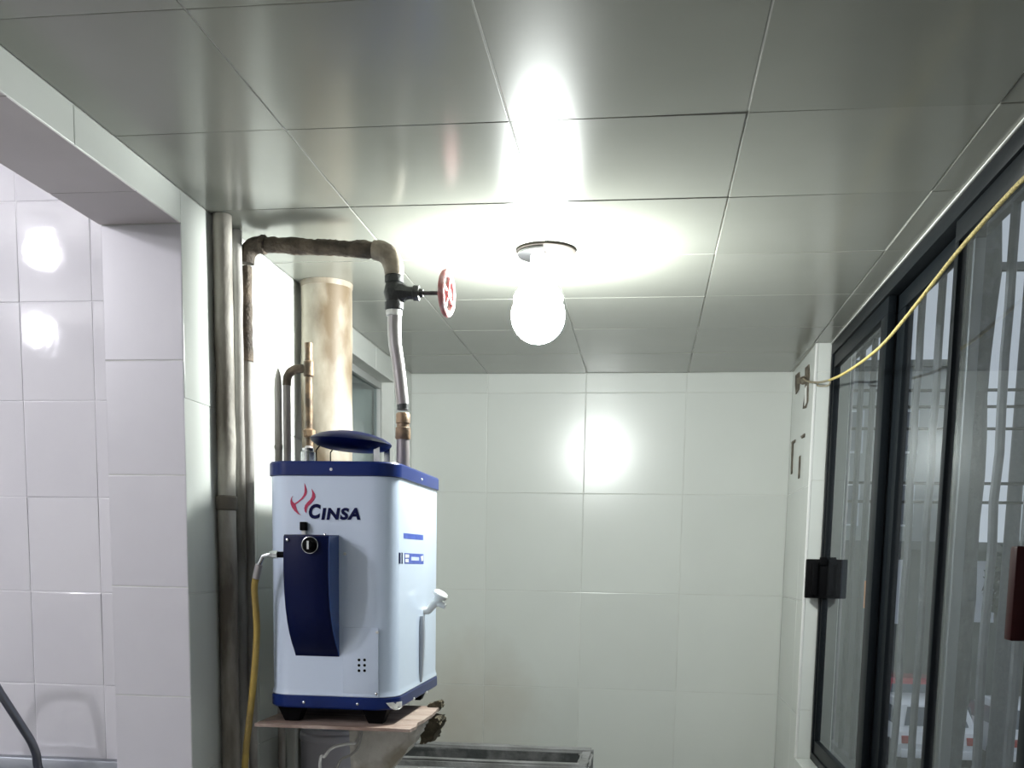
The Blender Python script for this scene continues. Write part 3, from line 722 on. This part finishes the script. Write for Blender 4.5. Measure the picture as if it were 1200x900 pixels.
zt1 = at(326, 432, Y=yc).z
MB().tube([(q1.x, yc, .003), (q1.x, yc, 1.0), (q1.x, yc, zt1 - .055), (q1.x, yc, zt1 - .03), (q1.x + .001, yc, zt1 - .012), (q1.x + .001, yc, zt1)], [.0105, .0105, .0105, .0095, .006, .002], 12).build('run', M_GREYPIPE, t_)
MB().lathe((q1.x, yc, 1.80), (0, 0, 1), [(0, .0106), (.003, .012), (.012, .012), (.015, .0106)], 12).build('joint_ring', M_GREYPIPE, t_)

# yellow gas hose
gx = PX0 - .048
hp = [(gx, 2.455, g0.z), (gx - .018, 2.455, g0.z - .004), (gx - .030, 2.458, g0.z - .025), (gx - .040, 2.462, g0.z - .06)]
gas = thing('gas_hose', (-1.02, 2.5, .004), 'yellow gas hose hanging left of the heater shelf', 'hose')
MB().tube(hp[:3], .0065, 12).build('elbow', M_CHROME, gas)
MB().tube([hp[2], Vector(hp[3])], .0095, 12).build('ferrule', M_GALV, gas)
hs = [Vector(hp[3]), Vector((-.968, 2.47, 1.42)), at(301, 740, Y=2.48), at(297, 800, Y=2.48), at(291.5, 850, Y=2.49), at(287, 900, Y=2.50), Vector((-1.035, 2.50, .6)), Vector((-1.035, 2.51, .2)), Vector((-1.03, 2.52, .006))]
def smooth_path(P, n=8):
    out = []
    for i in range(len(P) - 1):
        p0, p1, p2, p3 = P[max(i - 1, 0)], P[i], P[i + 1], P[min(i + 2, len(P) - 1)]
        for k in range(n):
            t = k/n
            out.append(.5*((2*p1) + (p2 - p0)*t + (2*p0 - 5*p1 + 4*p2 - p3)*t*t + (3*p1 - p0 - 3*p2 + p3)*t**3))
    return out + [P[-1]]
MB().tube(smooth_path(hs), .0085, 12).build('tube', M_HOSE, gas)

# ------------------------------------------------------------------ shelf and what is below
sh = MB(); ny = 8
zs = lambda x, y: 1.0825 + .004*((y - 2.47)/.40)*(x > -.7) + random.uniform(-.0006, .0006)
gxs = [-.972, -.9, -.8, -.7, -.62, -.566]; gys = [2.468 + .40*k/ny for k in range(ny + 1)]
top = {}; 
for i, x in enumerate(gxs):
    for j, y in enumerate(gys):
        xx = x + (random.uniform(-.006, .006) if i == len(gxs) - 1 else 0)
        top[i, j] = len(sh.v); sh.v.append(Vector((xx, y, min(1.0832, zs(x, y)))))
for i, x in enumerate(gxs):
    for j, y in enumerate(gys):
        sh.v.append(sh.v[top[i, j]] - Vector((0, 0, .008)))
nb = len(gxs)*len(gys)
for i in range(len(gxs) - 1):
    for j in range(ny):
        a, b, c, d = top[i, j], top[i + 1, j], top[i + 1, j + 1], top[i, j + 1]
        sh.f += [(a, b, c, d), (a + nb, d + nb, c + nb, b + nb)]
for i in range(len(gxs) - 1):
    for j in (0, ny): a, b = top[i, j], top[i + 1, j]; sh.f.append((a, b, b + nb, a + nb))
for j in range(ny):
    for i in (0, len(gxs) - 1): a, b = top[i, j], top[i, j + 1]; sh.f.append((a, b, b + nb, a + nb))
shelf = tag(sh.build('heater_shelf', M_WOOD, smooth=20), 'thin worn wooden shelf board carrying the water heater', 'shelf')

def rubble(name, poly2, y0, y1, m, parent, amp=.006, nx=10):
    """rough solid: closed outline in X-Z pushed from y0 to y1, with broken edges"""
    P = []
    for i, (x, z) in enumerate(poly2):
        x2, z2 = poly2[(i + 1) % len(poly2)]
        for k in range(5): P.append((x + (x2 - x)*k/5, z + (z2 - z)*k/5))
    rows = 6; mb = MB(); n = len(P)
    for r in range(rows + 1):
        y = y0 + (y1 - y0)*r/rows
        mb.v += [Vector((x + random.uniform(-amp, amp), y + random.uniform(-amp, amp)*.6, z + random.uniform(-amp, 0))) for x, z in P]
    mb.f = [tuple(reversed(range(n))), tuple(rows*n + k for k in range(n))]
    for r in range(rows):
        for k in range(n):
            a, b = r*n + k, r*n + (k + 1) % n
            mb.f.append((a, b, b + n, a + n))
    return mb.build(name, m, parent, smooth=25)
br = thing('concrete_prop', (-.75, 2.78, .004), 'crumbling pale concrete prop under the right shelf end', 'prop')
rubble('arm', [(-.580, 1.068), (-.598, 1.03), (-.66, .955), (-.735, .86), (-.735, .004), (-.80, .004), (-.80, 1.068)], 2.735, 2.845, M_CONCL, br, .005)
rubble('broken_edge', [(-.556, 1.066), (-.556, 1.04), (-.575, 1.0), (-.605, .99), (-.60, 1.066)], 2.77, 2.87, mat('brown_crumbled_mortar', (.055, .045, .027), .95, noise=((.15, .125, .085), 20, .45, .65, ONE), bump=.9, bump_scale=60), br, .007)
c = at(514, 822, Y=2.86)
rubble('mortar_crumb', [(c.x + .008, c.z + .006), (c.x + .010, c.z - .010), (c.x - .005, c.z - .026), (c.x - .035, c.z - .026), (c.x - .025, c.z - .004)], 2.845, 2.885, mat('brown_crumbled_mortar', ONE), br, .006)
# pale cabinet panel and post below the shelf
pst = thing('shelf_post', (-1.03, 2.92, .003), 'slim pale post standing below the heater shelf', 'post')
MB().box(-1.045, -1.018, 2.905, 2.935, .003, 1.066, .003).build('upright', M_PLASTER, pst)
MB().box(-1.055, -1.008, 2.895, 2.945, .003, .012, .002).build('foot_plate', M_PLASTER, pst)
bk_ = thing('plastic_drum', (-.90, 3.02, .003), 'lavender grey plastic drum under the heater shelf', 'drum')
MB().lathe((-.935, 3.02, .003), (0, 0, 1), [(0, .085), (.01, .09), (.3, .095), (.6, .098), (.945, .10), (.95, .104), (.965, .104), (.97, .10)], 32).build('body', M_LAV, bk_)
MB().lathe((-.935, 3.02, .974), (0, 0, 1), [(0, .098), (.012, .098), (.016, .09), (.018, .03)], 32).build('lid', M_LAV, bk_)
cable_pts = [at(424, 858, Y=2.75), at(419, 868, Y=2.70), at(405, 872, Y=2.66), at(390, 876, Y=2.64), at(381, 886, Y=2.64), at(375, 902, Y=2.64), Vector((-.84, 2.64, .6)), Vector((-.84, 2.64, .006))]
cable_pts[0].z = 1.0675
tag(MB().tube(smooth_path(cable_pts), .0042, 10).build('white_cable', M_WHITEPL), 'looping white cable hanging under the heater shelf', 'cable')
cable_pts = [Vector((-.695, 2.78, 1.0675))*1, at(421, 872, Y=2.69), at(412, 884, Y=2.68), at(396, 897, Y=2.68), Vector((-.83, 2.68, .8)), Vector((-.80, 2.68, .006))]
cable_pts[0] = Vector((at(426, 860, Y=2.70).x, 2.70, 1.0675))
tag(MB().tube(smooth_path(cable_pts), .0036, 10).build('grey_cable', mat('grey_cable', (.36, .35, .33), .6)), 'thin grey cable beside the looping white one', 'cable')

# concrete laundry sink at the far end
LZ = .80
sk = thing('laundry_sink', (-.62, 3.55, .003), 'grey concrete laundry sink with a wet dark basin', 'laundry sink')
lx0, lx1 = -1.085, -.168
def slab(name, x0, x1, y0, y1, z0, z1, m, amp=.003):
    bm = bmesh.new(); bmesh.ops.create_cube(bm, size=1)
    for v in bm.verts: v.co = Vector((x0 + (v.co.x + .5)*(x1 - x0), y0 + (v.co.y + .5)*(y1 - y0), z0 + (v.co.z + .5)*(z1 - z0)))
    bmesh.ops.bevel(bm, geom=bm.edges[:], offset=.008, segments=2, affect='EDGES')
    bmesh.ops.subdivide_edges(bm, edges=[e for e in bm.edges if e.calc_length() > .1], cuts=4, use_grid_fill=True)
    for v in bm.verts: v.co += Vector((random.uniform(-amp, amp), random.uniform(-amp, amp), random.uniform(-amp, amp)*.6))
    bm.verts.index_update()
    mb = MB(); mb.add([v.co.copy() for v in bm.verts], [[v.index for v in f.verts] for f in bm.faces]); bm.free()
    return mb.build(name, m, sk, smooth=40)
yb1 = at(600, 872, Z=LZ).y; yf1 = at(600, 889, Z=LZ).y
slab('back_rim', lx0, lx1, yb1 - .07, yb1, .45, LZ, M_CONC)
slab('side_rim', lx1 - .045, lx1, yf1 - .04, yb1 - .07, .45, LZ - .002, M_CONC)
slab('front_rim', lx0, lx1, yf1 - .05, yf1, .45, LZ - .004, M_CONC)
slab('basin_floor', lx0, lx1 - .045, yf1, yb1 - .07, .52, .56, M_WET)
slab('basin_lining', lx0, lx1 - .046, yb1 - .078, yb1 - .069, .55, LZ - .012, M_WET, .002)
slab('washboard', lx0, lx1, 3.33, yf1 - .05, .62, LZ - .03, M_CONC)
slab('pedestal', lx0 + .05, lx0 + .2, 3.36, yb1 - .03, .003, .62, M_CONC)
slab('pedestal', lx1 - .2, lx1 - .05, 3.36, yb1 - .03, .003, .62, M_CONC)

# ------------------------------------------------------------------ kitchen sink and tap
ks = thing('kitchen_sink', (-2.0, 2.1, .003), 'stainless steel sink ledge below the glossy kitchen tiles', 'sink')
m_ = MB(); m_.box(-2.7, XK - .002, 2.385, 2.4185, .90, .985, .004); m_.build('back_ledge', M_STEEL, ks)
m_ = MB(); m_.box(-2.7, XK - .002, 1.80, 1.88, .88, .905, .004); m_.box(-2.7, XK - .002, 2.27, 2.386, .88, .905, .004); m_.box(-2.7, -2.3, 1.88, 2.27, .88, .905, .004); m_.box(-1.42, XK - .002, 1.88, 2.27, .88, .905, .004)
m_.build('drainer', M_STEEL, ks)
m_ = MB(); m_.box(-2.3, -1.42, 1.88, 1.885, .72, .9); m_.box(-2.3, -1.42, 2.265, 2.27, .72, .9); m_.box(-2.3, -2.295, 1.885, 2.265, .72, .9); m_.box(-1.425, -1.42, 1.885, 2.265, .72, .9); m_.box(-2.3, -1.42, 1.88, 2.27, .715, .72)
m_.build('bowl', M_STEEL, ks)
m_ = MB(); m_.box(-2.68, XK - .01, 1.84, 2.41, .003, .714); m_.build('cabinet', M_PALE, ks, smooth=0)
tap = thing('kitchen_tap', (-1.45, 2.33, .905), 'bent dark chrome tap spout at the lower left corner', 'tap')
tb = [Vector((-1.44, 2.31, .906)), at(45, 900, Y=2.28), at(42.5, 884, Y=2.27), at(36, 868, Y=2.26), at(26, 852, Y=2.25), at(0, 812, Y=2.22), at(-30, 768, Y=2.19), Vector((-1.66, 2.14, 1.30)), Vector((-1.72, 2.11, 1.29)), Vector((-1.75, 2.10, 1.24)), Vector((-1.75, 2.10, 1.19))]
MB().tube(smooth_path(tb, 6), .0105, 14).build('spout', M_DARKSTEEL, tap)
MB().lathe((-1.44, 2.31, .9055), (0, 0, 1), [(0, .028), (.006, .028), (.012, .018), (.03, .016)], 20).build('base', M_CHROME, tap)
MB().lathe((-1.75, 2.10, 1.192), (0, 0, -1), [(0, .0125), (.018, .0125), (.02, .010)], 16).build('aerator', M_CHROME, tap)

# ------------------------------------------------------------------ rusted bracket and rope on the pier
def on_pier(pts, name, m, parent, d=.004):
    return MB().prism([at(x, y, X=XR - .0002) for x, y in pts], (-d, 0, 0)).build(name, m, parent, smooth=0)
c = at(940, 455, X=XR)
rb = thing('rope_bracket', (XR, c.y, c.z - .1), 'rusted iron rope bracket high on the cream pier', 'bracket')
on_pier([(933, 440), (937.5, 436), (938, 444), (937, 456), (933.5, 462), (932.5, 452)], 'rust_plate', M_DIRT, rb)
on_pier([(944.5, 431), (949, 427), (949.5, 440), (948, 452), (947.5, 470), (945, 478), (941.5, 479), (944, 462)], 'rust_plate', M_DIRT, rb)
on_pier([(936, 443), (946, 440), (946, 448), (936, 450)], 'cross_strap', mat('tan_rusty_strap', (.20, .17, .125), .9), rb, .007)
on_pier([(944.8, 455), (946.6, 452), (946.3, 472), (944.2, 476)], 'bright_slot', M_TAPE, rb, .006)
hk = at(946, 446, X=XR)
MB().torus(hk + Vector((-.016, 0, 0)), (0, 1, .3), .013, .003, 20, 8).build('eye', M_DIRT, rb)
c = at(935, 540, X=XR)
rb2 = thing('old_bracket', (XR, c.y, c.z - .08), 'thin dark remains of a bracket lower on the pier', 'bracket')
on_pier([(928, 518), (932.5, 515), (932, 518.5), (930, 520), (928.5, 555), (927.2, 556), (928.3, 521)], 'strip', M_DIRT, rb2, .003)
on_pier([(939, 511), (943.5, 508), (943.3, 512), (940, 514)], 'strip', M_DIRT, rb2, .003)
on_pier([(937, 535), (938.2, 534), (937, 560), (935.8, 561)], 'strip', M_DIRT, rb2, .003)
rp = []
for x, y, X in ((949, 447.5, .612), (960, 448, .608), (972, 445.5, .604), (985, 440, .60), (1000, 431, .597), (1018, 418, .594), (1036, 402, .592), (1060, 374, .590), (1090, 336, .588), (1120, 298, .586), (1150, 263, .584), (1175, 235, .582), (1200, 209, .58), (1240, 170, .575)):
    rp.append(at(x, y, X=X))
rp += [Vector((.565, 1.45, 2.25)), Vector((.56, 1.30, 2.34))]
rope = thing('clothes_rope', (rp[0].x, rp[0].y, rp[0].z), 'yellow rope strung from the pier across the window', 'rope')
MB().tube(smooth_path(rp[2:], 6), .0042, 10).build('line', M_ROPE, rope)
MB().tube(smooth_path([hk + Vector((-.016, 0, .013)), hk + Vector((-.012, -.02, 0))] + rp[0:3], 6), .0040, 10).build('knotted_end', M_ROPE2, rope)
MB().tube(smooth_path([rp[1], at(958, 452, X=.607), at(970, 452, X=.604), at(973, 448, X=.6035)], 5), .0028, 8).build('loose_tail', M_ROPE2, rope)
MB().lathe((.56, 1.30, ZC - .0003), (0, 0, -1), [(0, .012), (.004, .011), (.010, .004), (.014, .003)], 12).build('ceiling_hook', M_DIRT, rope)

# ------------------------------------------------------------------ outside: bars, street, houses, cars
GX = .90
gr = thing('window_grille', (GX, 2.6, .60), 'grey upright security bars outside the sliding window', 'grille')
for z in (.66, 2.42):
    MB().box(GX - .012, GX + .012, .45, 6.3, z, z + .03, .002).build('rail', M_BARS, gr)
by = [3.95, 3.715, 3.475, 2.838, 2.60, 2.36, 2.12, 1.88, 1.64, 1.40, 1.16, .92, .68, 4.19, 4.43, 4.67, 4.91, 5.15, 5.40, 5.65, 5.90, 6.15]
for y in by:
    n_ = 14; jj = .006 if y in (3.95, 3.715, 3.475, 2.838) else .002
    MB().tube(jitter_line((GX, y, .69), (GX, y, 2.42), n_, jj*.5), .0125, 8).build('bar', M_BARS, gr)
for y in (.5, 6.25):
    MB().box(XO - .001, GX, y - .01, y + .01, .665, .685).build('wall_stay', M_BARS, gr)
for y in (.5, 4.6):
    MB().box(XO - .001, GX, y - .01, y + .01, 2.425, 2.445).build('wall_stay', M_BARS, gr)
GZ = -2.85
struct('ground', MB().box(-40, 60, -10, 90, GZ - .2, GZ), M_ASPHALT, 'grey street seen far below the window', 'street')
post = thing('rough_post', (.972, 3.335, GZ), 'dark rough edged post outside between window bars', 'post')
pm = MB(); k = 46
pm.tube([(.972 + random.uniform(-.006, .006), 3.335, GZ + (2.75 - GZ)*i/k) for i in range(k + 1)], [.046*random.uniform(.86, 1.16) for _ in range(k + 1)], 12, jit=.08)
pm.build('trunk', M_POST, post)
MB().lathe((.972, 3.335, 2.75), (0, 0, 1), [(0, .05), (.03, .055), (.04, .03)], 12).build('cap', M_POST, post)

def house(name, x0, x1, y0, y1, z1, mw, label, wins, doors=(), pm=M_PALE):
    h = thing(name, ((x0 + x1)/2, (y0 + y1)/2, GZ), label, 'building')
    MB().box(x0, x1, y0, y1, GZ, z1).build('wall', mw, h, smooth=0)
    MB().box(x0 - .25, x1 + .25, y0 - .3, y1 + .2, z1, z1 + .25).build('roof_slab', M_HOUSE, h, smooth=0)
    for a, b, c, d in wins:
        f = MB(); f.box(a - .06, b + .06, y0 - .06, y0 + .02, d, d + .07); f.box(a - .06, b + .06, y0 - .10, y0 + .02, c - .08, c)
        f.box(a - .06, a, y0 - .06, y0 + .02, c, d); f.box(b, b + .06, y0 - .06, y0 + .02, c, d)
        o = f.build('window', M_PALE, h, smooth=0)
        MB().box(a, b, y0 - .02, y0 + .02, c, d).build('pane', pm, o, smooth=0)
    for a, b, c, d in doors:
        o = MB().box(a, b, y0 - .04, y0 + .02, c, d).build('door', M_PALE, h, smooth=0)
        n = 4
        for i in range(n):
            MB().box(a + .08, b - .08, y0 - .06, y0 - .03, c + .1 + i*(d - c - .1)/n, c + (i + 1)*(d - c - .1)/n).build('door_panel', M_PALE, o, smooth=0)
    return h
house('street_house', 3.2, 15.5, 31, 38, 1.95, M_HOUSE, 'grey flat roofed house across the street', 
      [(8.75, 9.95, .0, 1.6), (10.5, 11.5, .0, 1.6), (6.75, 7.5, -.1, 1.6), (12.4, 13.6, .0, 1.6)], [(13.9, 15.2, -2.85, -.6)])
house('low_house', 16.3, 27, 36, 44, 2.3, M_HOUSE2, 'pale low house at the far end of the street', [(17, 18.4, -.4, 1.1), (20, 21.4, -.4, 1.1)])
house('tall_house', 4.6, 12.1, 45, 53, 9.6, M_HOUSE3, 'mid grey taller block standing behind the low grey house',
      [(5.4, 6.6, 6.2, 7.8), (7.6, 8.8, 6.2, 7.8), (9.8, 11.0, 6.2, 7.8), (9.8, 11.0, 3.2, 4.8), (7.6, 8.8, 3.2, 4.8)], pm=M_CARGL)

def car(name, x, y, m, label):
    c = thing(name, (x, y, GZ), label, 'car')
    z = GZ
    side = [(-2.05, .32), (-2.1, .62), (-2.0, .86), (-1.75, .92), (-1.45, 1.36), (-1.2, 1.44), (.1, 1.44), (.45, 1.36), (1.05, .92), (1.85, .80), (2.05, .62), (2.08, .32)]
    mb = MB(); W = .84; n = len(side)
    for s_ in (-1, -.93, .93, 1):
        for yy, zz in side:
            tuck = .16*max(0, (zz - .9)/.5)
            sx = s_*(W - tuck); e = .03 if abs(s_) == 1 else 0
            mb.v.append(Vector((x + sx, y + yy*(1 - e*.3), z + zz - (e if zz > .4 else 0))))
    mb.f = [tuple(range(n)), tuple(reversed(range(3*n, 4*n)))]
    for r in range(3):
        for k in range(n):
            a, b = r*n + k, r*n + (k + 1) % n
            mb.f.append((a, b, b + n, a + n))
    mb.build('body', m, c, smooth=20)
    def quad(p, nm, mm):
        MB().prism([Vector((x + a, y + b, z + d)) for a, b, d in p], (0, -.012, .006)).build(nm, mm, c, smooth=0)
    quad([(-.66, -1.74, .95), (.66, -1.74, .95), (.56, -1.49, 1.32), (-.56, -1.49, 1.32)], 'rear_window', M_CARGL)
    quad([(-.60, .52, 1.32), (.60, .52, 1.32), (.68, 1.00, .97), (-.68, 1.00, .97)], 'windscreen', M_CARGL)
    for s_ in (-1, 1):
        MB().prism([Vector((x + s_*.80, y + a, z + d)) for a, d in ((-1.5, .95), (.85, .95), (.35, 1.30), (-1.25, 1.32))], (s_*.02, 0, 0)).build('side_window', M_CARGL, c, smooth=0)
        MB().box(x + s_*.66 - .12, x + s_*.66 + .12, y - 2.12, y - 2.0, z + .62, z + .78, .01).build('tail_light', M_TAIL, c)
        for yy in (-1.3, 1.3):
            MB().lathe((x + s_*.72, y + yy, z + .31), (s_, 0, 0), [(0, .30), (.14, .31), (.16, .28), (.165, .12)], 20).build('wheel', M_TYRE, c)
    MB().box(x - .78, x + .78, y - 2.16, y - 2.0, z + .32, z + .50, .02).build('bumper', m, c)
    return c
car('parked_car', 8.45, 24.3, M_CARW, 'white car parked nearest the window, seen from behind')
car('parked_car', 6.3, 24.3, M_CARW, 'white car parked left of the nearest white car')
car('parked_car', 7.0, 28.75, M_CARR, 'red car parked between and behind the white cars')

def pole(x, y, h, label):
    p = thing('utility_pole', (x, y, GZ), label, 'pole')
    MB().tube([(x, y, GZ), (x, y, h)], [.16, .11], 12).build('shaft', M_BARS, p)
    MB().box(x - 1.1, x + 1.1, y - .06, y + .06, h - .7, h - .55, .01).build('crossarm', M_BARS, p)
    MB().lathe((x + .35, y - .1, h - 2.2), (0, 0, 1), [(0, .22), (.05, .26), (.85, .26), (.9, .2)], 18).build('transformer', M_BARS, p)
    MB().tube([(x, y, h - 4.6), (x + 1.9, y, h - 1.6)], .10, 8).build('brace', M_BARS, p)
    return p
up = pole(6.85, 20.5, 7.6, 'grey utility pole with transformer outside the window')
for k, (z, sag) in enumerate(((5.0, .25), (4.65, .2), (4.2, .15), (3.15, .1), (2.8, .1))):
    pts = [Vector((-6 + 22*t, 20.5 - .14, z - sag*4*t*(1 - t))) for t in [i/16 for i in range(17)]]
    MB().tube(pts, .028, 6).build('overhead_wire', M_BLACK, up)
ob = thing('street_barrier', (4.78, 22, GZ), 'small orange barrier standing beyond the window bars', 'barrier')
MB().box(4.45, 5.10, 21.9, 22.1, .62, 1.18, .03).build('board', M_ORANGE, ob)
MB().box(4.5, 4.56, 21.95, 22.05, GZ, .63).build('leg', M_BARS, ob); MB().box(5.0, 5.06, 21.95, 22.05, GZ, .63).build('leg', M_BARS, ob)
tr = thing('street_tree', (8.6, 27.9 + 1.2, GZ), 'dark rounded tree standing before the grey house', 'tree')
MB().tube([(9.9, 28.6, GZ), (9.95, 28.6, -.4), (9.9, 28.65, .8)], [.16, .12, .08], 10).build('trunk', M_BARK, tr)
lv = MB()
for i in range(900):
    a, b, r = random.uniform(0, 6.283), random.uniform(-1, 1), random.uniform(.55, 1)**.5
    s_ = math.sqrt(1 - b*b); c = Vector((9.9 + .95*r*s_*math.cos(a), 28.6 + .95*r*s_*math.sin(a), 1.15 + 1.1*r*b))
    d1 = Vector((random.gauss(0, 1), random.gauss(0, 1), random.gauss(0, 1))).normalized()*.13; d2 = d1.orthogonal().normalized()*.07
    lv.add([c - d1, c + d2, c + d1, c - d2], [(0, 1, 2, 3)])
lf = lv.build('foliage', M_LEAF, tr, smooth=0); lf['kind'] = 'stuff'
